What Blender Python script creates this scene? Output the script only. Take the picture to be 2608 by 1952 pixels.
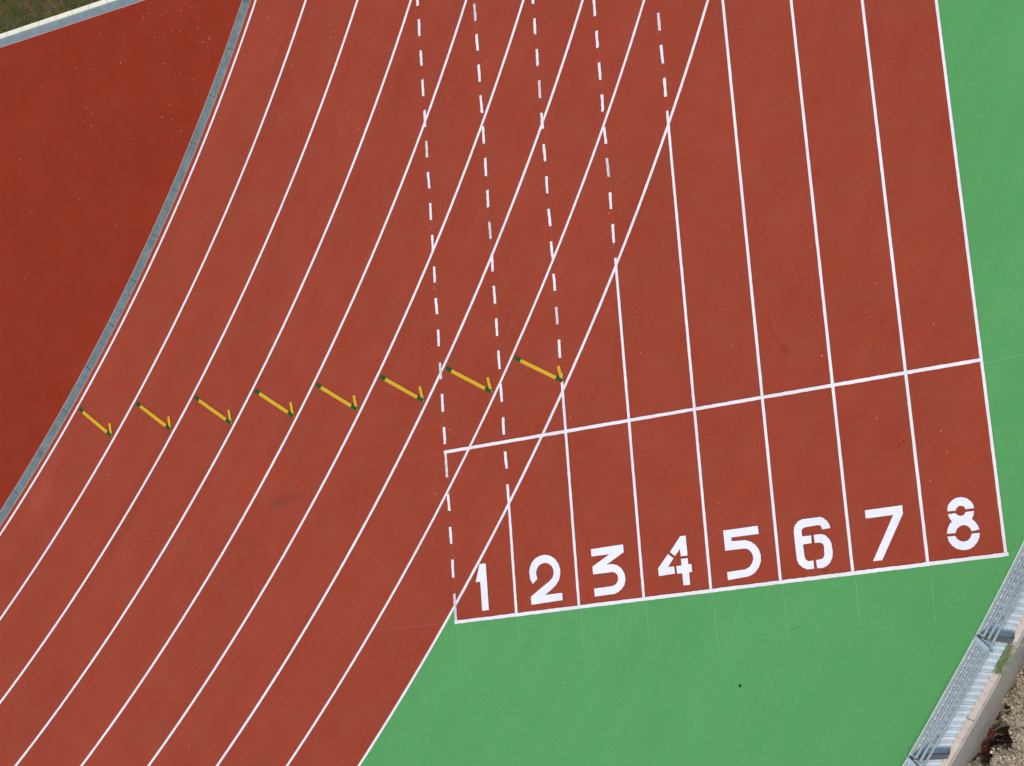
import bpy, bmesh, math, random
import numpy as np
from mathutils import Matrix, Vector, noise
from mathutils.geometry import tessellate_polygon
C = bpy.context.scene
for o in list(bpy.data.objects): bpy.data.objects.remove(o)

# ---------------------------------------------------------------- camera, sky, sun, exposure
CAM_LOC = [16.981, -3.1966, 28.8687]
CAM_ROT = [[0.8712076, 0.1642219, 0.4626321], [-0.0684586, 0.9738212, -0.216762], [-0.486118, 0.1571736, 0.8596428]]
CAM_LENS = 66.616
XC, YC, R0, LW = (-36.3713, 28.4461, 36.1788, 1.2263)
cam = bpy.data.cameras.new('camera'); co = bpy.data.objects.new('camera', cam); C.collection.objects.link(co)
co.matrix_world = Matrix.Translation(CAM_LOC) @ Matrix(CAM_ROT).to_4x4()
cam.sensor_width = 36.0; cam.lens = CAM_LENS; cam.clip_end = 2000; cam.clip_start = 0.5
C.camera = co
SUN_EL, SUN_AZ = math.radians(60), math.radians(-101)       # azimuth measured from +X, counter-clockwise
w = bpy.data.worlds.new("World"); C.world = w; w.use_nodes = True
nt = w.node_tree; bg = nt.nodes['Background']
sky = nt.nodes.new('ShaderNodeTexSky'); sky.sky_type = 'NISHITA'; sky.sun_disc = False
sky.sun_elevation = SUN_EL; sky.sun_rotation = math.pi/2 - SUN_AZ
sky.air_density = 1.0; sky.dust_density = 2.0
nt.links.new(sky.outputs[0], bg.inputs[0]); bg.inputs[1].default_value = 0.10
sl = bpy.data.lights.new('sun', 'SUN'); so = bpy.data.objects.new('sun', sl); C.collection.objects.link(so)
sl.energy = 2.0; sl.angle = math.radians(5); sl.color = (1, .95, .88)
dv = Vector((math.cos(SUN_EL)*math.cos(SUN_AZ), math.cos(SUN_EL)*math.sin(SUN_AZ), math.sin(SUN_EL)))
so.rotation_euler = dv.to_track_quat('Z', 'Y').to_euler()
C.view_settings.view_transform = 'Standard'; C.view_settings.look = 'None'
C.view_settings.exposure = 0.26; C.view_settings.gamma = 1

# ---------------------------------------------------------------- measured data (metres on the ground)
NUM = {'1': [[(0.551, 0.964), (0.678, 0.961), (0.682, 0.142), (0.547, 0.141), (0.546, 0.65), (0.452, 0.655), (0.513, 0.836)]], '2': [[(1.581, 0.494), (1.542, 0.578), (1.531, 0.703), (1.552, 0.788), (1.593, 0.863), (1.669, 0.928), (1.762, 0.96), (1.861, 0.967), (1.963, 0.935), (2.048, 0.876), (2.11, 0.782), (2.137, 0.681), (2.129, 0.596), (2.097, 0.502), (2.031, 0.423), (1.95, 0.365), (1.808, 0.277), (2.14, 0.277), (2.14, 0.152), (1.531, 0.139), (1.528, 0.275), (1.642, 0.345), (1.789, 0.433), (1.906, 0.499), (1.973, 0.553), (2.002, 0.617), (2.007, 0.678), (1.982, 0.748), (1.924, 0.805), (1.849, 0.829), (1.772, 0.817), (1.713, 0.781), (1.672, 0.717), (1.664, 0.651), (1.681, 0.568)]], '3': [[(2.752, 0.952), (3.36, 0.959), (3.363, 0.827), (3.024, 0.656), (3.124, 0.653), (3.219, 0.623), (3.296, 0.56), (3.343, 0.468), (3.354, 0.367), (3.326, 0.277), (3.272, 0.215), (3.206, 0.173), (3.135, 0.147), (2.755, 0.143), (2.753, 0.278), (3.112, 0.283), (3.169, 0.305), (3.208, 0.353), (3.222, 0.414), (3.205, 0.465), (3.167, 0.504), (3.119, 0.518), (2.757, 0.521), (2.754, 0.653), (3.095, 0.826), (2.752, 0.827)]], '4': [[(4.419, 0.962), (4.519, 0.961), (4.521, 0.627), (4.399, 0.628), (4.393, 0.752), (4.295, 0.646), (4.209, 0.723)], [(4.17, 0.693), (4.263, 0.614), (4.153, 0.479), (4.263, 0.475), (4.268, 0.356), (3.97, 0.348), (3.969, 0.478)], [(4.395, 0.585), (4.52, 0.584), (4.519, 0.481), (4.575, 0.48), (4.578, 0.348), (4.522, 0.346), (4.521, 0.141), (4.4, 0.144), (4.397, 0.347), (4.307, 0.349), (4.302, 0.476), (4.397, 0.476)]], '5': [[(5.195, 0.957), (5.802, 0.957), (5.807, 0.823), (5.325, 0.827), (5.326, 0.763), (5.561, 0.752), (5.648, 0.719), (5.726, 0.658), (5.782, 0.576), (5.807, 0.483), (5.8, 0.381), (5.758, 0.29), (5.686, 0.209), (5.618, 0.175), (5.552, 0.156), (5.197, 0.14), (5.196, 0.27), (5.526, 0.279), (5.593, 0.307), (5.647, 0.364), (5.674, 0.439), (5.665, 0.506), (5.638, 0.558), (5.597, 0.599), (5.535, 0.618), (5.197, 0.622)]], '6': [[(6.89, 0.756), (7.03, 0.762), (7.018, 0.823), (6.987, 0.88), (6.937, 0.932), (6.878, 0.96), (6.572, 0.962), (6.5, 0.939), (6.436, 0.875), (6.411, 0.801), (6.41, 0.603), (6.415, 0.323), (6.444, 0.248), (6.501, 0.188), (6.571, 0.15), (6.69, 0.15), (6.69, 0.28), (6.604, 0.279), (6.564, 0.311), (6.548, 0.366), (6.543, 0.557), (6.691, 0.559), (6.695, 0.683), (6.542, 0.688), (6.542, 0.778), (6.562, 0.811), (6.601, 0.827), (6.833, 0.835), (6.874, 0.815)], [(6.739, 0.687), (6.86, 0.686), (6.932, 0.656), (6.992, 0.589), (7.021, 0.514), (7.028, 0.378), (7.012, 0.291), (6.97, 0.22), (6.909, 0.168), (6.838, 0.142), (6.74, 0.15), (6.736, 0.281), (6.829, 0.287), (6.865, 0.306), (6.885, 0.348), (6.891, 0.489), (6.88, 0.523), (6.845, 0.548), (6.744, 0.558)]], '7': [[(7.628, 0.966), (8.24, 0.964), (8.238, 0.834), (7.82, 0.147), (7.67, 0.15), (8.079, 0.832), (7.629, 0.834)]], '8': [[(8.948, 0.77), (8.948, 0.818), (8.973, 0.874), (9.027, 0.926), (9.097, 0.961), (9.182, 0.965), (9.262, 0.936), (9.321, 0.886), (9.355, 0.822), (9.363, 0.765), (9.232, 0.768), (9.216, 0.803), (9.183, 0.827), (9.135, 0.831), (9.097, 0.81), (9.074, 0.768)], [(8.943, 0.726), (9.063, 0.728), (9.089, 0.698), (9.134, 0.675), (9.189, 0.679), (9.224, 0.724), (9.358, 0.724), (9.342, 0.664), (9.308, 0.607), (9.357, 0.55), (9.391, 0.487), (9.404, 0.429), (9.282, 0.418), (9.264, 0.468), (9.227, 0.508), (9.176, 0.528), (9.116, 0.523), (9.064, 0.488), (9.027, 0.422), (8.894, 0.427), (8.916, 0.507), (8.953, 0.568), (8.995, 0.607), (8.96, 0.668)], [(8.895, 0.382), (9.02, 0.378), (9.044, 0.328), (9.088, 0.293), (9.139, 0.275), (9.199, 0.282), (9.245, 0.311), (9.28, 0.38), (9.401, 0.377), (9.39, 0.31), (9.348, 0.239), (9.288, 0.182), (9.213, 0.148), (9.117, 0.145), (9.025, 0.174), (8.955, 0.23), (8.91, 0.307)]]}
DASH = {0: [[11.664, 11.999], [11.046, 11.381], [10.448, 10.771], [9.844, 10.163], [9.231, 9.559], [8.627, 8.953], [8.024, 8.34], [7.416, 7.741], [6.819, 7.126], [6.211, 6.524], [5.612, 5.921], [5.008, 5.317], [4.403, 4.716], [3.795, 4.118], [3.205, 3.513], [2.592, 3.078], [1.984, 2.298], [1.391, 1.697], [0.791, 1.098], [-0.037, 0.498]], 1: [[11.027, 11.374], [10.439, 10.763], [9.824, 10.154], [9.213, 9.552], [8.618, 8.938], [7.989, 8.33], [7.395, 7.722], [6.794, 7.116], [6.188, 6.504], [5.577, 5.907], [4.987, 5.304], [4.376, 4.705], [3.777, 4.1], [3.182, 3.489], [2.572, 2.888]], 2: [[11.03, 11.361], [10.43, 10.747], [9.817, 10.137], [9.203, 9.528], [8.606, 8.922], [7.998, 8.326], [7.39, 7.714], [6.785, 7.1], [6.191, 6.497], [5.58, 5.898], [4.978, 5.292], [4.368, 4.688]], 3: [[10.46, 10.772], [9.85, 10.171], [9.241, 9.568], [8.646, 8.961], [8.039, 8.357], [7.427, 7.77], [6.834, 7.148], [6.223, 6.548]], 4: [[9.848, 10.182], [9.238, 9.579], [8.625, 8.962]]}
SOLID = {1: 2.289, 2: 4.082, 3: 5.943, 4: 8.358}
CHALK = {'L0': [[0.029, -0.04], [0.032, -1.62]], 'L1': [[1.235, -0.047], [1.245, -0.507]], 'L2': [[2.47, -0.031], [2.469, -0.688]], 'L3': [[3.694, -0.049], [3.694, -0.666]], 'L4': [[4.918, -0.052], [4.908, -0.911]], 'L5': [[6.132, -0.04], [6.126, -0.894]], 'L6': [[7.353, -0.061], [7.343, -0.745]], 'L7': [[8.564, -0.167], [8.555, -0.883]], 'left': [[-1.284, 0.019], [-0.313, 0.006]], 'right': [[9.791, 0.013], [9.935, 0.014]], 'start': [[9.797, 2.999], [10.418, 3.019]], 'startleft': [[-0.886, 3.05], [-0.1, 3.029]]}
SPECK = [[-5.84, 13.38], [-5.99, 13.21], [-6.11, 13.15], [-6.45, 13.26], [-6.59, 13.2], [-6.64, 13.27], [-5.54, 12.94], [-5.62, 13.1], [-5.34, 13.09], [-5.16, 12.78], [-5.21, 12.61], [-5.67, 12.67], [-5.87, 12.73], [-5.26, 12.47], [-6.33, 12.7], [-6.62, 12.63], [-6.58, 12.59], [-7.19, 12.65], [-4.93, 12.33], [-4.93, 12.29], [-4.98, 12.14], [-5.2, 12.32], [-5.1, 12.28], [-8.05, 12.83], [-8.92, 13.04], [-8.65, 12.95], [-7.78, 13.19], [-8.42, 12.58], [-7.96, 12.43], [-6.98, 12.21], [-6.08, 12.06], [-7.24, 12.38], [-5.38, 11.54], [-5.81, 11.71], [-5.72, 11.74], [-8.63, 12.26], [-9.4, 12.39], [-9.42, 12.28], [-9.41, 11.9], [-8.84, 11.77], [-8.17, 11.62], [-8.03, 11.47], [-7.37, 11.5], [-6.83, 11.49], [-6.44, 11.44], [-5.98, 11.14], [-8.25, 11.34], [-8.07, 11.2], [-7.92, 11.06], [-6.59, 10.81], [-5.95, 10.83], [-6.19, 10.93], [-9.39, 11.17], [-9.26, 10.86], [-8.53, 10.63], [-10.06, 10.92], [-7.83, 10.31], [-7.62, 10.25], [-6.98, 10.03], [-5.72, 10.52], [-4.53, 12.84], [-3.43, 12.35], [-2.45, 12.02], [-1.99, 11.83], [-1.9, 12.03], [-1.93, 12.18], [-1.48, 10.91], [-1.47, 10.24], [-1.71, 9.87], [-1.81, 10.52], [-2.86, 9.84], [-2.94, 11.21], [-3.4, 11.5], [1.41, 10.18], [1.49, 10.1], [-0.06, 11.54], [-1.48, 9.55], [-2.0, 11.55], [-1.9, 11.66], [-8.44, 9.68], [-9.76, 9.68], [-7.47, 8.88], [-9.96, 8.27], [-8.58, 8.44], [-1.59, 6.44], [-0.02, 7.26], [-0.03, 6.1], [-0.02, 6.14], [-7.82, 3.76], [-7.33, 2.04], [-8.82, 4.51], [-8.23, 4.42], [-9.14, 4.53], [-7.5, -0.43], [-7.34, -0.53], [-6.0, -1.7], [-5.7, 0.06], [-9.24, 0.88], [-1.31, 3.04], [-1.15, 3.05], [-0.26, 2.33], [0.3, 2.62], [0.56, 2.12], [0.2, 3.38], [0.12, 3.44], [-1.79, 3.14], [-2.27, -0.58], [0.22, -1.97], [-2.55, -2.24], [0.96, -0.59], [0.52, -0.88], [0.14, -0.83], [-0.03, -0.33], [1.29, -0.49], [2.07, -1.24], [3.48, -0.31], [7.18, -2.13], [8.33, -1.34], [9.38, -0.42], [7.37, -0.81], [9.04, -0.56], [6.19, -0.11], [8.0, 4.15], [7.19, 3.57], [9.08, 3.75], [8.23, 4.59], [9.38, 7.79], [8.99, 2.04], [9.05, 1.69], [8.73, 1.28], [7.99, 2.41], [2.69, 6.46], [3.61, 6.77], [3.98, 4.19], [5.67, 4.02], [3.66, 6.19], [2.55, 3.28], [5.15, 1.43]]

rnd = random.Random(7)

# ---------------------------------------------------------------- helpers
class MB:
    def __init__(s): s.v = []; s.f = []
    def quad(s, a, b, c, d):
        i = len(s.v); s.v += [a, b, c, d]; s.f.append((i, i+1, i+2, i+3))
    def hexa(s, p):                                   # 8 points: bottom 4 ccw, top 4 ccw
        i = len(s.v); s.v += p
        for f in ((3,2,1,0),(4,5,6,7),(0,1,5,4),(1,2,6,5),(2,3,7,6),(3,0,4,7)): s.f.append(tuple(i+k for k in f))
    def poly(s, pts, z):
        i = len(s.v); s.v += [(x, y, z) for x, y in pts]
        for t in tessellate_polygon([[Vector((x, y, 0)) for x, y in pts]]):
            a, b, c = (pts[k] for k in t)
            cr = (b[0]-a[0])*(c[1]-a[1])-(b[1]-a[1])*(c[0]-a[0])
            if abs(cr) < 1e-12: continue
            s.f.append(tuple(i+k for k in (t if cr > 0 else t[::-1])))
    def rod(s, a, b, r, n=6):
        a, b = Vector(a), Vector(b); d = (b-a).normalized(); u = d.orthogonal().normalized(); v = d.cross(u)
        i = len(s.v)
        for P in (a, b):
            for k in range(n):
                t = 2*math.pi*k/n; s.v.append(tuple(P+u*math.cos(t)*r+v*math.sin(t)*r))
        for k in range(n): s.f.append((i+k, i+(k+1) % n, i+n+(k+1) % n, i+n+k))
        s.f.append(tuple(i+k for k in range(n))[::-1]); s.f.append(tuple(i+n+k for k in range(n)))
    def build(s, name, m, parent=None, bevel=0):
        me = bpy.data.meshes.new(name); me.from_pydata([tuple(v) for v in s.v], [], s.f); me.update()
        o = bpy.data.objects.new(name, me); C.collection.objects.link(o); me.materials.append(m)
        if parent: o.parent = parent
        if bevel:
            b = o.modifiers.new('b', 'BEVEL'); b.width = bevel; b.segments = 2
        return o
def tag(o, label, cat, group=None, kind=None):
    o['label'] = label
    o['category'] = cat
    if group: o['group'] = group
    if kind: o['kind'] = kind
    return o
def struct(o): o['kind'] = 'structure'; return o
def empty(name, loc=(0, 0, 0)):
    o = bpy.data.objects.new(name, None); C.collection.objects.link(o); o.location = loc; return o
def pol(r, a, z=0.0):                                 # polar about the centre of the bend, a in degrees
    t = math.radians(a)
    if r > 54.7: r += .15*math.tanh(.042*(((a+180) % 360-180)+33.2)/.15)      # the fence line is laid slightly off the arc
    return (XC+r*math.cos(t), YC+r*math.sin(t), z)
def arcbox(mb, r1, r2, a1, a2, z1, z2, n):
    for k in range(n):
        u, v = a1+(a2-a1)*k/n, a1+(a2-a1)*(k+1)/n
        mb.hexa([pol(r1, u, z1), pol(r2, u, z1), pol(r2, v, z1), pol(r1, v, z1),
                 pol(r1, u, z2), pol(r2, u, z2), pol(r2, v, z2), pol(r1, v, z2)])
def arcsheet(mb, r1, r2, a1, a2, z, n, jit=0.0):
    pts = [(r1+rnd.uniform(-jit, jit), r2+rnd.uniform(-jit, jit)) for _ in range(n+1)]
    i = len(mb.v)
    for k in range(n+1):
        u = a1+(a2-a1)*k/n; mb.v += [pol(pts[k][0], u, z), pol(pts[k][1], u, z)]
    for k in range(n): mb.f.append((i+2*k, i+2*k+1, i+2*k+3, i+2*k+2))
def strip(mb, x1, y1, x2, y2, wd, z, jit=0.0, step=0.08):
    d = Vector((x2-x1, y2-y1)); L = d.length; d /= L; nn = Vector((-d.y, d.x)); n = max(1, int(L/step)) if jit else 1
    i = len(mb.v)
    for k in range(n+1):
        p = Vector((x1, y1))+d*L*k/n
        for sg in (1, -1):
            q = p+nn*sg*(wd/2+rnd.uniform(-jit, jit))
            if jit and k in (0, n): q += d*rnd.uniform(-jit, jit)*2
            mb.v.append((q.x, q.y, z))
    for k in range(n): mb.f.append((i+2*k, i+2*k+1, i+2*k+3, i+2*k+2))

# ---------------------------------------------------------------- materials
def mat(name):
    m = bpy.data.materials.new(name); m.use_nodes = True; n = m.node_tree.nodes; b = n['Principled BSDF']
    return m, m.node_tree, b
def N(nt, t, **kw):
    n = nt.nodes.new(t)
    for k, v in kw.items(): setattr(n, k, v)
    return n
def coords(nt, scale=(1, 1, 1)):
    tc = N(nt, 'ShaderNodeNewGeometry'); mp = N(nt, 'ShaderNodeMapping'); mp.inputs['Scale'].default_value = scale
    nt.links.new(tc.outputs['Position'], mp.inputs[0]); return mp.outputs[0]
def noi(nt, vec, sc, det=3, rough=.6):
    n = N(nt, 'ShaderNodeTexNoise'); n.inputs['Scale'].default_value = sc; n.inputs['Detail'].default_value = det
    n.inputs['Roughness'].default_value = rough; nt.links.new(vec, n.inputs['Vector']); return n.outputs['Fac']
def rng(nt, v, a, b, c, d, clamp=True):
    m = N(nt, 'ShaderNodeMapRange'); m.clamp = clamp
    for i, x in enumerate((a, b, c, d)): m.inputs[1+i].default_value = x
    nt.links.new(v, m.inputs[0]); return m.outputs[0]
def mul(nt, a, b, op='MULTIPLY'):
    m = N(nt, 'ShaderNodeMath', operation=op)
    for i, x in enumerate((a, b)):
        if isinstance(x, (int, float)): m.inputs[i].default_value = x
        else: nt.links.new(x, m.inputs[i])
    return m.outputs[0]
def mix(nt, f, a, b):
    m = N(nt, 'ShaderNodeMix', data_type='RGBA')
    if isinstance(f, (int, float)): m.inputs[0].default_value = f
    else: nt.links.new(f, m.inputs[0])
    for i, x in ((6, a), (7, b)):
        if isinstance(x, tuple): m.inputs[i].default_value = (*x, 1)
        else: nt.links.new(x, m.inputs[i])
    return m.outputs[2]
def scale_col(nt, col, f):
    v = N(nt, 'ShaderNodeVectorMath', operation='SCALE')
    if isinstance(col, tuple): v.inputs[0].default_value = col
    else: nt.links.new(col, v.inputs[0])
    nt.links.new(f, v.inputs['Scale']); return v.outputs[0]
def radial(nt):                                       # distance from the centre of the bend
    g = N(nt, 'ShaderNodeNewGeometry'); s = N(nt, 'ShaderNodeVectorMath', operation='SUBTRACT'); s.inputs[1].default_value = (XC, YC, 0)
    nt.links.new(g.outputs['Position'], s.inputs[0]); l = N(nt, 'ShaderNodeVectorMath', operation='LENGTH'); nt.links.new(s.outputs[0], l.inputs[0])
    sx = N(nt, 'ShaderNodeSeparateXYZ'); nt.links.new(s.outputs[0], sx.inputs[0])
    a = N(nt, 'ShaderNodeMath', operation='ARCTAN2'); nt.links.new(sx.outputs[1], a.inputs[0]); nt.links.new(sx.outputs[0], a.inputs[1])
    c = N(nt, 'ShaderNodeCombineXYZ'); nt.links.new(l.outputs['Value'], c.inputs[0]); nt.links.new(a.outputs[0], c.inputs[1]); return c.outputs[0]
def stain(nt, x, y, rx, ry, ang, col, target, amt):   # an old mark with its own ragged outline
    g = N(nt, 'ShaderNodeNewGeometry')
    mp = N(nt, 'ShaderNodeMapping', vector_type='TEXTURE'); mp.inputs['Location'].default_value = (x, y, 0)
    mp.inputs['Rotation'].default_value = (0, 0, math.radians(ang)); mp.inputs['Scale'].default_value = (rx, ry, 1e6)
    nt.links.new(g.outputs['Position'], mp.inputs[0])
    l = N(nt, 'ShaderNodeVectorMath', operation='LENGTH'); nt.links.new(mp.outputs[0], l.inputs[0])
    nn = noi(nt, g.outputs['Position'], 9, 4)
    s = mul(nt, l.outputs['Value'], mul(nt, nn, 1.1), 'ADD')
    return mix(nt, mul(nt, rng(nt, s, 1.25, 1.75, 1, 0), amt), col, target)
def rubber(name, base, lane=0.0, var=0.07, stains=(), mott=(0, 0, 0)):
    m, nt, b = mat(name); v = coords(nt)
    big = rng(nt, noi(nt, v, .55, 5, .62), .3, .7, 1-var, 1+var)
    mid = rng(nt, noi(nt, v, 4.5, 3), .3, .7, 1-var*.38, 1+var*.38)
    fine = rng(nt, noi(nt, v, 70, 3, .8), .25, .75, .87, 1.13)
    grit = rng(nt, noi(nt, v, 24, 3, .8), .28, .72, .90, 1.10)
    f = mul(nt, mul(nt, big, mid), mul(nt, fine, grit))
    if lane:
        mp = N(nt, 'ShaderNodeMapping'); mp.inputs['Scale'].default_value = (2.2, 9, 0); nt.links.new(radial(nt), mp.inputs[0])
        f = mul(nt, f, rng(nt, noi(nt, mp.outputs[0], 1, 3, .55), .3, .7, 1-lane, 1+lane))
    hue = rng(nt, noi(nt, v, 1.7, 4), .35, .65, 0, 1)
    col = mix(nt, hue, base, tuple(min(1, base[i]+mott[i]) for i in range(3)))
    for s in stains: col = stain(nt, *s[:5], col, s[5], s[6]*.5)
    f = mul(nt, f, rng(nt, noi(nt, v, 45, 1, .5), .24, .30, .72, 1))       # odd darker granules
    f = mul(nt, f, rng(nt, noi(nt, v, 38, 1, .5), .72, .78, 1, 1.25))
    col = scale_col(nt, col, f)
    nt.links.new(col, b.inputs['Base Color']); b.inputs['Roughness'].default_value = .95; b.inputs['Specular IOR Level'].default_value = .12
    bp = N(nt, 'ShaderNodeBump'); bp.inputs['Strength'].default_value = .35; bp.inputs['Distance'].default_value = .004
    nt.links.new(noi(nt, v, 120, 2), bp.inputs['Height']); nt.links.new(bp.outputs[0], b.inputs['Normal'])
    return m
DK = (.15, .03, .022)
STN = [(-3.55, 2.68, .42, .10, 2, DK, .55), (-3.75, 2.55, .25, .08, 10, DK, .3), (-9.6, 3.72, .45, .3, 60, (.40, .12, .08), .3), (-9.3, 4.3, .3, .2, 60, (.40, .12, .08), .25),
       (6.56, 3.78, .05, .16, 25, DK, .7), (6.44, 4.0, .05, .1, 25, DK, .4), (6.36, 4.2, .04, .1, 10, DK, .6), (8.05, 3.49, .03, .13, -22, DK, .5), (8.26, 4.0, .03, .12, -18, DK, .4),
       (8.30, 1.92, .035, .02, 40, (.04, .02, .02), .8), (8.38, 1.965, .03, .02, 40, (.04, .02, .02), .8), (6.85, .10, .035, .025, 0, (.04, .02, .02), .8), (6.91, .10, .03, .02, 0, (.04, .02, .02), .8)]
M = {}
M['track'] = rubber('track_rubber', (.322, .0510, .0258), lane=.05, var=.055, stains=STN, mott=(-.010, .009, .007))
M['runup'] = rubber('runup_rubber', (.262, .0290, .0108), lane=0, var=.05, mott=(.004, .005, .004),
                    stains=[(-10.3, 13.3, .5, .2, -3, (.34, .10, .06), .15)])
M['green'] = rubber('green_rubber', (.093, .338, .109), lane=.025, var=.035, mott=(.012, -.008, .002),
                    stains=[(9.75, -.35, .12, .05, 30, (.35, .30, .12), .5)])
def paint(name, base, var=.05, wear=0.0, under=(.33, .055, .035), rough=.6):
    m, nt, b = mat(name); v = coords(nt)
    f = mul(nt, rng(nt, noi(nt, v, 9, 4), .3, .7, 1-var, 1+var*.5), rng(nt, noi(nt, v, 90, 2, .8), .3, .7, .94, 1.03))
    f = mul(nt, f, rng(nt, noi(nt, v, 1.1, 2), .35, .65, 1-var, 1+var*.6))
    col = scale_col(nt, base, f)
    if wear:
        col = mix(nt, mul(nt, rng(nt, noi(nt, v, 60, 4, .85), .55, .75, 0, 1), wear), col, under)
    nt.links.new(col, b.inputs['Base Color']); b.inputs['Roughness'].default_value = rough; b.inputs['Specular IOR Level'].default_value = .2
    return m
M['white'] = paint('white_line_paint', (.86, .835, .86), wear=.16, var=.07)
M['white_old'] = paint('worn_white_paint', (.70, .65, .66), wear=.2, var=.09)
M['number'] = paint('number_paint', (.87, .88, .94), wear=.1, var=.06)
M['yellow'] = paint('yellow_paint', (.67, .40, .020), wear=.12)
M['dgreen'] = paint('dark_green_paint', (.008, .088, .024))
M['chalk_r'] = paint('chalk_on_red', (.40, .12, .09), wear=.5)
M['chalk_g'] = paint('chalk_on_green', (.21, .47, .25), wear=.5, under=(.088, .352, .118))
M['fleck'] = paint('fleck_white', (.78, .72, .62))
M['black'] = paint('black_rubber', (.012, .014, .012))
M['litter'] = paint('leaf_scrap', (.36, .20, .09))
M['leaf'] = paint('dead_leaf', (.20, .10, .05))
def metal(name, base, var=.15, met=.3, rough=.55, sc=6):
    m, nt, b = mat(name); v = coords(nt)
    f = mul(nt, rng(nt, noi(nt, v, sc, 5, .7), .3, .7, 1-var, 1+var), rng(nt, noi(nt, v, 60, 2), .3, .7, .93, 1.07))
    nt.links.new(scale_col(nt, base, f), b.inputs['Base Color']); b.inputs['Metallic'].default_value = met; b.inputs['Roughness'].default_value = rough
    return m
M['galv'] = metal('galvanised_steel', (.30, .35, .35), met=.1)
M['galv_slat'] = metal('galvanised_slat', (.64, .72, .76), met=.0, sc=3, var=.14)
M['galv_post'] = metal('galvanised_post', (.20, .24, .27), met=.2)  # darker than the rail steel: shade on posts and bracket sides put into colour
M['galv_highlight'] = metal('rail_highlight', (.66, .74, .66), met=.1)
M['galv_plate'] = metal('galvanised_plate', (.33, .42, .48), met=.15)
M['wire'] = metal('dark_wire', (.06, .12, .14), met=.2)
M['grate'] = metal('grating_steel', (.235, .31, .315), met=.1, var=.3, sc=4)
M['grate_pale'] = metal('grating_concrete', (.36, .45, .475), met=.0, var=.16, sc=5)
M['edge'] = metal('edge_strip', (.50, .38, .34), met=.1)
M['bed'] = metal('drain_bed', (.05, .08, .09), met=.0)
def concrete(name, base, lich=(.25, .24, .2), var=.12):
    m, nt, b = mat(name); v = coords(nt)
    f = mul(nt, rng(nt, noi(nt, v, 3, 5, .7), .3, .7, 1-var, 1+var), rng(nt, noi(nt, v, 50, 3, .7), .3, .7, .92, 1.08))
    col = mix(nt, mul(nt, rng(nt, noi(nt, v, 11, 5, .75), .55, .72, 0, 1), .5), base, lich)
    nt.links.new(scale_col(nt, col, f), b.inputs['Base Color']); b.inputs['Roughness'].default_value = .9
    bp = N(nt, 'ShaderNodeBump'); bp.inputs['Strength'].default_value = .4; bp.inputs['Distance'].default_value = .01
    nt.links.new(noi(nt, v, 30, 4), bp.inputs['Height']); nt.links.new(bp.outputs[0], b.inputs['Normal'])
    return m
M['coping'] = concrete('coping_concrete', (.62, .53, .46))
M['wallc'] = concrete('wall_concrete', (.43, .395, .345))
M['kerb'] = concrete('kerb_concrete', (.80, .78, .62), (.45, .35, .25), .06)
M['soil'] = concrete('dry_soil', (.38, .31, .23), (.22, .17, .12), .3)
M['earth'] = concrete('bare_earth', (.22, .18, .13), (.12, .13, .06), .3)
def leafy(name, rough=.8, trans=0.0):
    m, nt, b = mat(name); a = N(nt, 'ShaderNodeVertexColor'); a.layer_name = 'col'
    nt.links.new(a.outputs[0], b.inputs['Base Color']); b.inputs['Roughness'].default_value = rough; b.inputs['Specular IOR Level'].default_value = .2
    return m
M['leafy'] = leafy('dry_leaves'); M['grassb'] = leafy('grass_blades')
m, nt, b = mat('grass_soil'); v = coords(nt)
c1 = mix(nt, rng(nt, noi(nt, v, 3.2, 5, .65), .42, .6, 0, 1), (.045, .055, .010), (.10, .07, .03))
c1 = mix(nt, mul(nt, rng(nt, noi(nt, v, 2.1, 4, .6), .52, .62, 0, 1), .6), c1, (.20, .06, .03))
nt.links.new(scale_col(nt, c1, rng(nt, noi(nt, v, 40, 4, .8), .25, .75, .5, 1.5)), b.inputs['Base Color']); b.inputs['Roughness'].default_value = 1
M['grass'] = m

# ---------------------------------------------------------------- the ground
R8 = R0+8*LW; RD1, RD2 = 35.85, 36.07; RF = 54.78; YN = 30.0; YK1, YK2, YK3 = 13.59, 13.79, 13.89
a = MB(); a.poly([(-400, -400), (400, -400), (400, 400), (-400, 400)], -1.7); struct(a.build('ground', M['earth']))
a = MB(); a.poly([pol(54.76, t)[:2] for t in np.linspace(0, 360, 361)[:-1]], 0.0); struct(a.build('green_apron', M['green']))
# the red track: outer edge along line C8, then round the sprint-start box; inner edge at the drain
out = [pol(R8, t)[:2] for t in np.arange(-115, -36.0, .5)]
yx = YC-math.sqrt(R8**2-(0-XC)**2)                     # where the outer curve meets the first straight line
ang0 = math.degrees(math.atan2(yx-YC, -XC))
out = [pol(R8, t)[:2] for t in np.arange(-115, ang0, .5)]+[(0.0, yx), (0.0, 0.0), (8*1.22, 0.0), (8*1.22, YN)]
inn = [pol(RD2, t)[:2] for t in np.arange(2.5, -115.5, -.5)]
a = MB(); a.poly(out+[(inn[0][0], YN)]+inn, .004); struct(a.build('running_track', M['track']))
dy = YK1-YC; t1 = math.degrees(math.asin(dy/RD1))
a = MB(); a.poly([pol(RD1-.012, t)[:2] for t in np.linspace(-180-t1, t1, 300)], .004); struct(a.build('run_up_area', M['runup']))
t3 = math.degrees(math.asin((YK3-YC)/RD1))
a = MB(); a.poly([pol(RD1, t)[:2] for t in np.linspace(t3, 180-t3, 400)], .004); struct(a.build('grass_ground', M['grass']))

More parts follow.
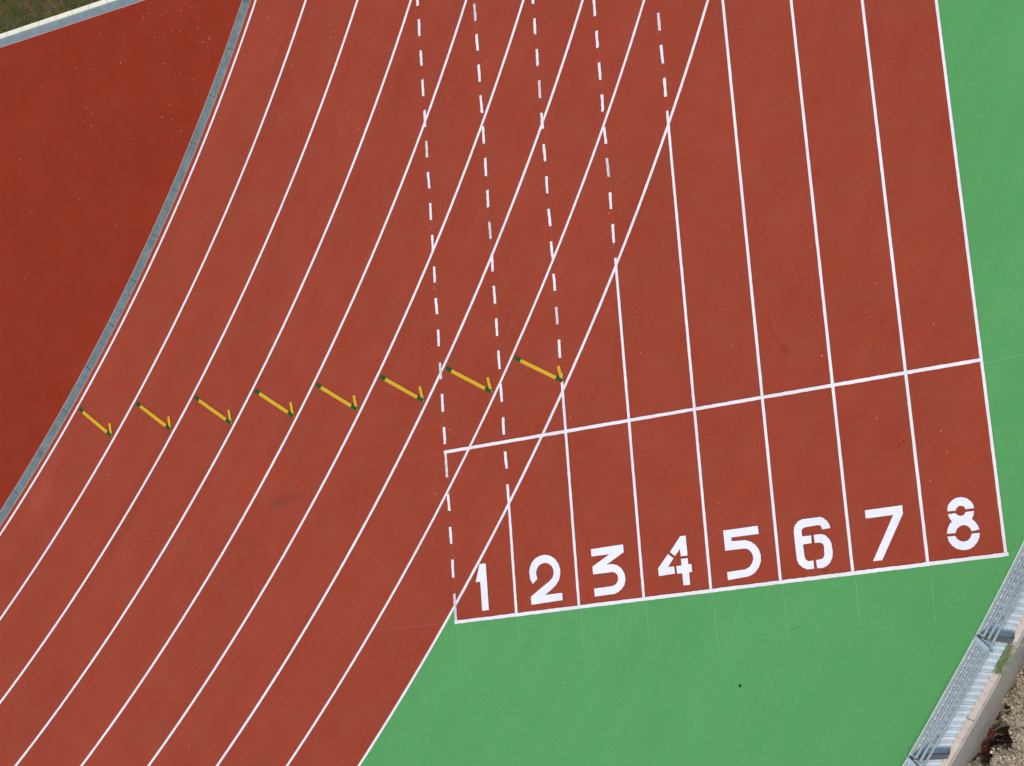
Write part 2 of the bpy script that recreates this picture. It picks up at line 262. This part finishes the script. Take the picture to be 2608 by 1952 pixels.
# grass blades near the kerb
me = MB(); cols = []
def blade(mb, cols, x, y, z, h, wd, col, lean=.5):
    t = rnd.uniform(0, 6.283); dx, dy_ = math.cos(t), math.sin(t); l = rnd.uniform(.1, lean)*h; q = rnd.uniform(0, 6.283)
    a0 = Vector((x-dx*wd, y-dy_*wd, z)); b0 = Vector((x+dx*wd, y+dy_*wd, z)); off = Vector((math.cos(q)*l, math.sin(q)*l, h*.6))
    c0, d0 = b0+off*.55, a0+off*.55; tip = Vector((x, y, z))+off+Vector((math.cos(q)*l*.8, math.sin(q)*l*.8, h*.25))
    i = len(mb.v); mb.v += [a0, b0, c0, d0, tip]; mb.f += [(i, i+1, i+2, i+3), (i+3, i+2, i+4)]; cols += [col]*7
for k in range(26000):
    x = rnd.uniform(-13.2, -6.2); y = YK3+.03+abs(rnd.random()**1.15)*1.9
    if math.hypot(x-XC, y-YC) > RD1-.05: continue
    q = noise.noise((x*2.3, y*2.3, 0))+.5*noise.noise((x*6, y*6, 3))
    if q > .32 and rnd.random() < .8: continue
    dry = noise.noise((x*3+9, y*3, 1)) > .2
    col = rnd.choice([(.10, .125, .018), (.075, .10, .014), (.13, .13, .03)]) if not dry else rnd.choice([(.24, .19, .09), (.30, .24, .14), (.16, .12, .05), (.19, .08, .04)])
    s = rnd.uniform(.7, 1.25); blade(me, cols, x, y, .004, rnd.uniform(.02, .05), rnd.uniform(.003, .006), tuple(c*s for c in col)+(1,), 1.2)
def colored(mb, cols, name, m):
    o = mb.build(name, m); at = o.data.color_attributes.new('col', 'FLOAT_COLOR', 'CORNER')
    at.data.foreach_set('color', np.array(cols, dtype=np.float32).ravel()); return o
tag(colored(me, cols, 'grass', M['grassb']), 'sparse green and dry brown grass beyond the white kerb', 'grass', kind='stuff')

# ---------------------------------------------------------------- lane lines
ORD = ['first', 'second', 'third', 'fourth', 'fifth', 'sixth', 'seventh', 'eighth']
for k in range(9):
    a = MB(); r = R0+k*LW; wd = .047 if k != 7 else .043
    arcsheet(a, r-wd/2, r+wd/2, -112, 2, .008, 1200, .0015)
    lab = ('innermost curved white lane line, right beside the steel drain grating' if k == 0 else
           'outermost curved white line, between the red lanes and the green apron at the bottom' if k == 8 else
           '%s curved white lane line counting outward from the drain, %s' % (ORD[k], 'slightly thinner than its neighbours' if k == 7 else 'between two yellow exchange marks'))
    tag(a.build('curved_lane_line', M['white']), lab, 'lane line', 'curved white lane lines')
P = .605
for k in range(9):
    x = k*1.22
    if k < 5:
        root = empty('straight_lane_line', (x, 0, 0))
        segs = [tuple(s) for s in DASH[k]]; top = max(s[0] for s in segs)
        y = top+P
        while y < 27: segs.append((y, y+.325)); y += P
        end = -.025 if k == 0 else 0.0
        for y0, y1 in segs:
            a = MB(); jy = rnd.uniform(-.006, .006); tl = rnd.uniform(-.006, .006)
            strip(a, tl, max(y0, -.03), -tl, y1+jy, .050, .012, .0045, .04)
            a.build('dash', M['white' if (k+int(y0*7)) % 6 else 'white_old'], root)
        if k: a = MB(); strip(a, 0, .028, 0, SOLID[k], .048, .012, .0025, .06); a.build('solid_segment', M['white'], root)
        if k == 0: lab = 'dashed white line ending left of the painted number 1'
        else: lab = 'white line between the numbers %d and %d, dashed above and solid near the numbers' % (k, k+1)
        tag(root, lab, 'lane line', 'straight white lane lines of the sprint start')
    else:
        a = MB(); strip(a, x if k < 8 else x-.0, .028, x, YN, .049, .012, .0018, .1)
        lab = 'solid white line between the numbers %d and %d, unbroken to the top' % (k, k+1) if k < 8 else 'solid white boundary line right of number 8 against the green surface'
        tag(a.build('straight_lane_line', M['white']), lab, 'lane line', 'straight white lane lines of the sprint start')
a = MB(); strip(a, -.03, 3.051, 9.785, 3.051, .056, .016, .003, .05)
tag(a.build('start_line', M['white']), 'white sprint start line crossing all eight numbered lanes', 'start line')
a = MB(); strip(a, -.03, 0, 9.80, 0, .058, .016, .0035, .05)
tag(a.build('back_line', M['white']), 'white line closing the lanes below the painted numbers 1 to 8', 'line')

# ---------------------------------------------------------------- numbers
LOOK = {'1': 'narrow with a slanted flag', '2': 'with a round open top', '3': 'with a flat top', '4': 'split into three stencil pieces', '5': 'with a wide flat top bar',
        '6': 'with two stencil gaps', '7': 'made of two straight strokes', '8': 'cut by horizontal stencil gaps'}
def dense(pl, step=.02):
    r = []
    for i, p in enumerate(pl):
        q = pl[(i+1) % len(pl)]; L = math.dist(p, q); n = max(1, int(L/step))
        for k in range(n):
            j = .0 if k == 0 else .0012
            r.append((p[0]+(q[0]-p[0])*k/n+rnd.uniform(-j, j), p[1]+(q[1]-p[1])*k/n+rnd.uniform(-j, j)))
    return r
for d, polys in NUM.items():
    a = MB()
    for pl in polys: a.poly(dense(pl), .016)
    tag(a.build('lane_number', M['number']), 'large white painted number %s, %s' % (d, LOOK[d]), 'lane number', 'painted lane numbers 1 to 8')

# ---------------------------------------------------------------- exchange marks
ANG = [-39.834, -38.526, -37.322, -36.183, -35.149, -34.132, -33.183, -32.252]
for k in range(8):
    r1, r2 = R0+(k+.055)*LW, R0+(k+.938)*LW; t = ANG[k]
    b0 = Vector(pol(r1, t)); b1 = Vector(pol(r2, t)); d = (b1-b0).normalized(); n = Vector((-d.y, d.x, 0))
    root = empty('exchange_mark', b0)
    def bar(u0, u1, wd, z, p0=Vector((0, 0, 0)), dr=d, nm='yellow_bar', m='yellow'):
        nn = Vector((-dr.y, dr.x, 0)); a = MB()
        q = [p0+dr*u0-nn*wd/2, p0+dr*u1-nn*wd/2, p0+dr*u1+nn*wd/2, p0+dr*u0+nn*wd/2]
        a.poly(dense([(v.x, v.y) for v in q], .03), z); return a.build(nm, M[m], root)
    L = (b1-b0).length
    bar(.13, L-.15, .067, .016); bar(0, .13, .068, .016, nm='green_end', m='dgreen'); bar(L-.15, L, .066, .022, nm='green_end', m='dgreen')
    tip = Vector(pol(R0+(k+.785)*LW, t+.245+.012*(4-k)/4)); base = b1-d*.012
    dd = (tip-base); la = dd.length+.02
    bar(-.02, la, .058, .019, base-b0, dd.normalized(), 'arrow_barb')
    lab = 'yellow arrow mark with dark green ends in the %s lane counted from the drain' % ORD[k]
    tag(root, lab, 'exchange mark', 'yellow and green exchange marks across the curved lanes')

# ---------------------------------------------------------------- chalk lines, flecks, small litter
CL = {'L0': 'on the green below the dashed line of lane 1', 'L1': 'on the green between numbers 1 and 2', 'L2': 'on the green between numbers 2 and 3', 'L3': 'on the green between numbers 3 and 4',
      'L4': 'on the green between numbers 4 and 5', 'L5': 'on the green between numbers 5 and 6', 'L6': 'on the green between numbers 6 and 7', 'L7': 'on the green between numbers 7 and 8',
      'left': 'on the red track left of the back line', 'right': 'on the green right of the back line', 'start': 'on the green right of the start line', 'startleft': 'on the red track left of the start line'}
for k, (p, q) in CHALK.items():
    red = 'left' in k; a = MB(); strip(a, *p, *q, .0075 if k != 'startleft' else .005, .0065 if red else .004, .001, .1)
    tag(a.build('chalk_line', M['chalk_r' if red else 'chalk_g']), 'thin faint marking-out line '+CL[k], 'chalk line', 'faint marking-out lines')
for k in range(5):                                    # the snapped guide line left under the dashes
    ys = DASH[k]; y0 = min(s[0] for s in ys); a = MB()
    strip(a, k*1.22+.02, max(y0, .1), k*1.22+.02, 14, .004, .0065, .001, .2)
    tag(a.build('chalk_line', M['chalk_r']), 'hair-thin pale guide line joining the dashes %s' % ('left of number 1' if k == 0 else 'between lanes %d and %d' % (k, k+1)), 'chalk line', 'faint marking-out lines')
a = MB()
def chip(mb, x, y, z, s):
    n = 6; mb_p = [(x+math.cos(t)*s*rnd.uniform(.6, 1.2), y+math.sin(t)*s*rnd.uniform(.6, 1.2)) for t in np.linspace(0, 6.283, n+1)[:-1]]
    i = len(mb.v); mb.v += [(p[0], p[1], z) for p in mb_p]+[(x, y, z+s*.5)]
    for k in range(n): mb.f.append((i+k, i+(k+1) % n, i+n))
for x, y in SPECK: chip(a, x, y, .0085, rnd.uniform(.005, .010))
for k in range(420):
    x = rnd.uniform(-11, 10); y = rnd.uniform(-3, 14.5)
    if noise.noise((x*.4, y*.4, 5)) < .0 and rnd.random() < .8: continue
    chip(a, x, y, .0085, rnd.uniform(.003, .006))
for k in range(5):                                    # paint drips at the ends of the dashes
    for s in DASH[k]:
        for q in range(rnd.randint(0, 4)): chip(a, k*1.22+rnd.uniform(-.05, .05), rnd.choice(s)+rnd.gauss(0, .04), .0125, rnd.uniform(.003, .007))
tag(a.build('paint_flecks', M['fleck']), 'tiny white flecks and grit scattered over the track', 'flecks', kind='stuff')
a = MB()
for x, y in ((8.13, -1.22), (9.72, -.30), (9.70, -.33), (9.66, -.36), (9.78, -.27), (9.55, -.28)): chip(a, x, y, .004, rnd.uniform(.008, .014))
for k in range(60):
    t = rnd.uniform(-29, -37); x, y, _z = pol(54.25-abs(rnd.gauss(0, .35)), t); chip(a, x, y, .004, rnd.uniform(.003, .009))
tag(a.build('leaf_litter', M['litter']), 'brown leaf scraps strewn on the green along the fence', 'leaf litter', kind='stuff')
a = MB(); chip(a, 5.23, -1.58, .001, .03); a.v[-1] = (5.23, -1.58, .022)
tag(a.build('pebble', M['black']), 'small black pebble lying alone on the green surface below number 5', 'pebble')
a = MB(); p = Vector((6.17, -.80, .006))
for k in range(6): a.rod(p+Vector((k*.02, k*.009, 0)), p+Vector((k*.02+.021, k*.009+.01, .002)), .003, 5)
tag(a.build('twig', M['leaf']), 'short dark twig on the green at the end of a chalk line below number 6', 'twig')

# ---------------------------------------------------------------- drain channels
root = empty('curved_drain', pol(35.96, -35)); L0_ = root.location.copy()
def shift(mb): mb.v = [tuple(Vector(v)-L0_) for v in mb.v]
a0 = -25.718+1.0*1.6095*4; step = 1.6095
for k in range(16):
    u, v = a0-k*step, a0-(k+1)*step; g = MB(); nb = 50
    for q in range(nb):
        s0 = u+(v-u)*(q+.12)/nb; s1 = u+(v-u)*(q+.72)/nb
        if q == nb-1: s1 = s0+(s1-s0)*.2
        g.hexa([pol(RD1+.016, s0, .008), pol(RD1+.016, s1, .008), pol(RD2-.016, s1, .008), pol(RD2-.016, s0, .008), pol(RD1+.016, s0, .02), pol(RD1+.016, s1, .02), pol(RD2-.016, s1, .02), pol(RD2-.016, s0, .02)][::1])
    for rr in (RD1+.06, RD1+.11, RD1+.16): arcbox(g, rr-.003, rr+.003, u, v-.0, .006, .017, 4)
    shift(g); g.build('grating', M['grate'], root)
for nm, r1, r2, m, z1, z2 in (('channel_bed', RD1-.012, RD2, 'bed', 0.001, .0045), ('edge_strip', RD1, RD1+.013, 'edge', .005, .022), ('edge_strip', RD2-.013, RD2, 'edge', .005, .022)):  # bed reaches past the inner edge: its dark lip paints a thin shadow line
    g = MB(); arcbox(g, r1, r2, 0, -110, z1, z2, 500); shift(g); g.build(nm, M[m], root)
tag(root, 'curved steel drain grating between the dark red area and the innermost lane', 'drain')
root = empty('straight_drain', (-9, 13.69, 0)); L0_ = root.location.copy()
for k in range(14):
    x0 = -15.77+k*1.0; g = MB(); nb = 44
    for q in range(nb):
        s0, s1 = x0+(q+.1)/nb+.006, x0+(q+.85)/nb
        g.hexa([(s0, YK1+.012, .006), (s1, YK1+.012, .006), (s1, YK2, .006), (s0, YK2, .006), (s0, YK1+.012, .02), (s1, YK1+.012, .02), (s1, YK2, .02), (s0, YK2, .02)])
    shift(g); g.build('grating', M['grate_pale'], root)
g = MB(); g.hexa([(-40, YK1, 0.001), (-4, YK1, 0.001), (-4, YK2, 0.001), (-40, YK2, 0.001), (-40, YK1, .0045), (-4, YK1, .0045), (-4, YK2, .0045), (-40, YK2, .0045)]); shift(g); g.build('channel_bed', M['bed'], root)
g = MB(); g.hexa([(-40, YK1, .005), (-4.2, YK1, .005), (-4.2, YK1+.01, .005), (-40, YK1+.01, .005), (-40, YK1, .021), (-4.2, YK1, .021), (-4.2, YK1+.01, .021), (-40, YK1+.01, .021)]); shift(g); g.build('edge_strip', M['edge'], root)
tag(root, 'pale blue-grey straight drain channel along the white kerb in the top left corner', 'drain')
root = empty('white_kerb', (-9, 13.84, 0)); L0_ = root.location.copy(); x = -16.0
while x < -4.6:
    L = rnd.choice([.45, .5, .48]); g = MB(); g.hexa([(x+.004, YK2+.003, .0), (x+L-.004, YK2+.003, .0), (x+L-.004, YK3, .0), (x+.004, YK3, .0), (x+.004, YK2+.003, .05), (x+L-.004, YK2+.003, .05), (x+L-.004, YK3, .05), (x+.004, YK3, .05)])
    shift(g); g.build('kerb_stone', M['kerb'], root, bevel=.004); x += L
tag(root, 'weathered white stone kerb between the drain channel and the grass', 'kerb')

# ---------------------------------------------------------------- retaining wall and fence at the lower right
RW = 54.78
root = empty('retaining_wall', pol(RW, -33.9)); L0_ = root.location.copy()
g = MB(); n = 720
for k in range(n):
    u, v = -360*k/n, -360*(k+1)/n
    prof = [(54.76, -1.7), (54.76, -.03), (54.925, -.03), (54.94, -.28), (55.0, -1.7)]
    i = len(g.v)
    for t in (u, v): g.v += [pol(r, t, z) for r, z in prof]
    for j in range(4): g.f.append((i+j, i+j+1, i+5+j+1, i+5+j))
shift(g); g.build('wall_body', M['wallc'], root)
jst = math.degrees(1.0/RW)
for k in range(-24, 25):
    u = -34.27+k*jst; g = MB(); arcbox(g, 54.762, 54.90, u+.005, u+jst-.005, -.03, .035, 3); shift(g); g.build('coping_stone', M['coping'], root, bevel=.006)
tag(root, 'low concrete retaining wall with pale coping under the metal fence', 'wall')

H = 1.77; RP = 54.785
root = empty('steel_fence', pol(RP, -33.9)); L0_ = root.location.copy()
PST = 2.10; SK = math.degrees(.066/54.8); RAIL = [0.0, .078, .156, .234]
for k in range(-6, 6):
    u = -32.86+k*PST; v = u+PST*-1; bay = MB()
    # slatted panel: horizontal flat bars
    z = .07
    while z < H-.04:
        r = RP+rnd.uniform(-.001, .001); arcbox(bay, r-.010, r+.010, u, v, z, z+.004, 6); z += .056
    shift(bay); bay.build('slat_panel', M['galv_slat'], root)
    g = MB()
    for q in range(1, 18):
        t = u+(v-u)*q/18+rnd.uniform(-.008, .008); g.rod(pol(RP+.018, t, .04), pol(RP+.018, t, H-.03), .0034, 5)
    shift(g); g.build('upright_wires', M['galv_post'], root)
    for i, o_ in enumerate(RAIL):
        g = MB(); arcbox(g, RP-.0165+o_, RP+.0165+o_, u-.01, v+.01, H-.025, H, 6); shift(g); g.build('rail', M['galv'], root, bevel=.003)
    g = MB(); arcbox(g, RP-.030, RP-.0185, u, v, H-.02, H+.003, 6); shift(g); g.build('edge_strip', M['galv_highlight'], root)  # strip added for the highlight along the first rail, painted in its pale colour
    g = MB()
    for q in range(1, 19):
        t = u+(v-u)*(q-.5)/18+rnd.uniform(-.012, .012); g.rod(pol(RP+.01, t, H-.035), pol(RP+.245, t-SK, H-.035), .003, 5)
        if q % 5 == 0: t += .035; g.rod(pol(RP+.01, t, H-.05), pol(RP+.245, t-SK, H-.05), .0025, 5)
    for o_ in (.046, .124, .202):
        for s in range(6): g.rod(pol(RP+o_, u+(v-u)*s/6, H-.042), pol(RP+o_, u+(v-u)*(s+1)/6, H-.042), .0028, 5)
    shift(g); g.build('wire_mesh', M['wire'], root)
    # post and the bracket that carries the rails
    w_ = math.degrees(.042/RP); g = MB(); arcbox(g, RP+.012, RP+.06, u-w_, u+w_, .0, H-.03, 1); shift(g); g.build('post', M['galv_post'], root, bevel=.003)
    w2 = math.degrees(.045/RP); cn = u-math.degrees(.05/RP); g = MB()
    def br_(r, e, z): return pol(RP+r, cn-SK*r/.235+e*w2, z)     # the bracket is set askew to the rails
    q = [br_(-.02, -.8, 0), br_(.19, -1.05, 0), br_(.235, -.35, 0), br_(.235, .55, 0), br_(-.02, .55, 0)]
    g.v = [(x, y, H+.002) for x, y, _ in q]+[(x, y, H+.026) for x, y, _ in q]
    g.f = [(4, 3, 2, 1, 0), (5, 6, 7, 8, 9)]+[(k_, (k_+1) % 5, 5+(k_+1) % 5, 5+k_) for k_ in range(5)]
    shift(g); br = g.build('bracket', M['galv_plate'], root, bevel=.003)
    g = MB(); g.hexa([br_(-.02, .55, H-.07), br_(.235, .55, H-.07), br_(.235, .68, H-.07), br_(-.02, .68, H-.07), br_(-.02, .55, H+.024), br_(.235, .55, H+.024), br_(.235, .68, H+.024), br_(-.02, .68, H+.024)])
    shift(g); g.build('bracket_flange', M['galv_post'], br)
    for r1, r2 in ((-.075, -.02), (.235, .30)):
        g = MB(); g.hexa([br_(r1, .0, H-.02), br_(r2, .0, H-.02), br_(r2, .4, H-.02), br_(r1, .4, H-.02), br_(r1, .0, H+.004), br_(r2, .0, H+.004), br_(r2, .4, H+.004), br_(r1, .4, H+.004)])
        b = br_((r1+r2)/2, .2, 0); g.rod((b[0], b[1], H-.06), (b[0], b[1], H+.016), .014, 8)
        shift(g); g.build('bolt', M['galv_post'], br)
tag(root, 'galvanised steel fence with slats and flat top rails along the lower right edge', 'fence')

# ---------------------------------------------------------------- dry plants below the wall
PITS = [(9.06, -2.46, .17, .42, 32), (8.86, -2.78, .14, .25, 30), (9.14, -2.62, .09, .24, 0), (8.93, -2.96, .10, .13, -20), (9.72, -1.52, .07, .2, 30), (9.30, -2.28, .06, .1, 30)]
def hgt(x, y):
    r = math.hypot(x-XC, y-YC)
    h = -.52-.10*max(0, r-55.3)-.05*max(0, r-56.5)
    h += .10*noise.noise((x*1.9, y*1.9, 2))+.06*noise.noise((x*5, y*5, 7))+.03*noise.noise((x*13, y*13, 1))
    e = r-55.0
    if e < .3: h -= .25*(1-e/.3)**2*(1.0+1.2*noise.noise((x*4, y*4, 9)))
    for px, py, rx, ry, an in PITS:
        t = math.radians(-an); dx, dy_ = x-px, y-py; ca, sa = math.cos(t), math.sin(t)
        q = math.hypot((dx*ca-dy_*sa)/rx, (dx*sa+dy_*ca)/ry)+.25*noise.noise((x*12, y*12, 4))
        if q < 1.15: h = min(h, h+(-1.0)*min(1, (1.15-q)/.25))
    return max(h, -1.66)
g = MB(); na, nr = 420, 90; A1, A2 = -26.0, -43.0
for i in range(na+1):
    t = A1+(A2-A1)*i/na
    for j in range(nr+1):
        r = 54.93+(j/nr)**1.6*7.5; p = pol(r, t); h = hgt(p[0], p[1]); g.v.append((p[0], p[1], h if j < nr else -1.75))
for i in range(na):
    for j in range(nr): q = i*(nr+1)+j; g.f.append((q, q+1, q+nr+2, q+nr+1))
o = g.build('soil_bank', M['soil']); struct(o)
g = MB(); cols = []
PAL = [(.62, .53, .36), (.50, .42, .29), (.42, .35, .25), (.34, .28, .21), (.27, .22, .17), (.33, .32, .17), (.72, .64, .46)]
WT = [3, 5, 6, 7, 6, 2, 1]
def leaf(mb, cols, x, y, z, s, col):
    t = rnd.uniform(0, 6.283); tl = rnd.uniform(-.7, .7); d = Vector((math.cos(t), math.sin(t), tl)).normalized()*s
    n = Vector((-math.sin(t), math.cos(t), rnd.uniform(-.6, .6)))*s*.42; p = Vector((x, y, z))
    i = len(mb.v); mb.v += [p, p+d*.5+n, p+d+Vector((0, 0, -s*.2)), p+d*.5-n]; mb.f.append((i, i+1, i+2, i+3)); cols += [col]*4
def scatter(cnt, a1, a2, r1, r2, up, smin, smax):
    for _ in range(cnt):
        t = rnd.uniform(a1, a2); r = r1+(r2-r1)*rnd.random(); x, y, _z = pol(r, t); cl = noise.noise((x*7, y*7, 0))+.5*noise.noise((x*17, y*17, 3))
        if cl < -.12 and rnd.random() < .6: continue
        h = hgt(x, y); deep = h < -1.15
        if deep and rnd.random() < .8: continue
        c = rnd.choices(PAL, WT)[0]; s = rnd.uniform(.75, 1.2)
        if deep: c = (.07, .05, .035)  # shade of the deep hollows put into the leaf colour
        leaf(g, cols, x, y, h+rnd.random()*up*(1+max(0, cl)), rnd.uniform(smin, smax), tuple(q*s for q in c)+(1,))
scatter(60000, -30.5, -37.5, 54.96, 56.9, .07, .010, .028)
scatter(16000, -26, -43, 54.96, 60.5, .10, .03, .07)
tag(colored(g, cols, 'dry_groundcover', M['leafy']), 'dry beige leafy ground cover below the concrete wall', 'plants', kind='stuff')
g = MB(); cols = []
for px, py, sd, cnt in ((9.10, -2.36, .045, 40), (8.93, -2.60, .05, 60), (8.98, -2.66, .03, 30), (8.83, -2.84, .055, 90)):
    for _ in range(cnt): leaf(g, cols, px+rnd.gauss(0, sd*.7), py+rnd.gauss(0, sd), -.88+rnd.uniform(-.06, .06), rnd.uniform(.02, .045), rnd.choice([(.22, .035, .012, 1), (.10, .02, .010, 1), (.05, .018, .012, 1), (.05, .03, .02, 1)]))
tag(colored(g, cols, 'rust_leaved_plant', M['leafy']), 'rust-red leaves in the dark hollow at the foot of the wall', 'plant')
g = MB(); cols = []
for _ in range(520):
    k = rnd.random(); x = 9.66-.24*k+rnd.gauss(0, .028); y = -1.36-.40*k+rnd.gauss(0, .035)
    if math.hypot(x-XC, y-YC) < 54.72: continue
    s = rnd.uniform(.8, 1.2); c = rnd.choice([(.13, .30, .08), (.20, .34, .13), (.34, .38, .20), (.52, .48, .30)]); blade(g, cols, x, y, .03, rnd.uniform(.03, .12), .004, tuple(q*s for q in c)+(1,), 1.3)
tag(colored(g, cols, 'grass_tuft', M['grassb']), 'tuft of green grass growing over the wall coping beside the fence', 'grass tuft')
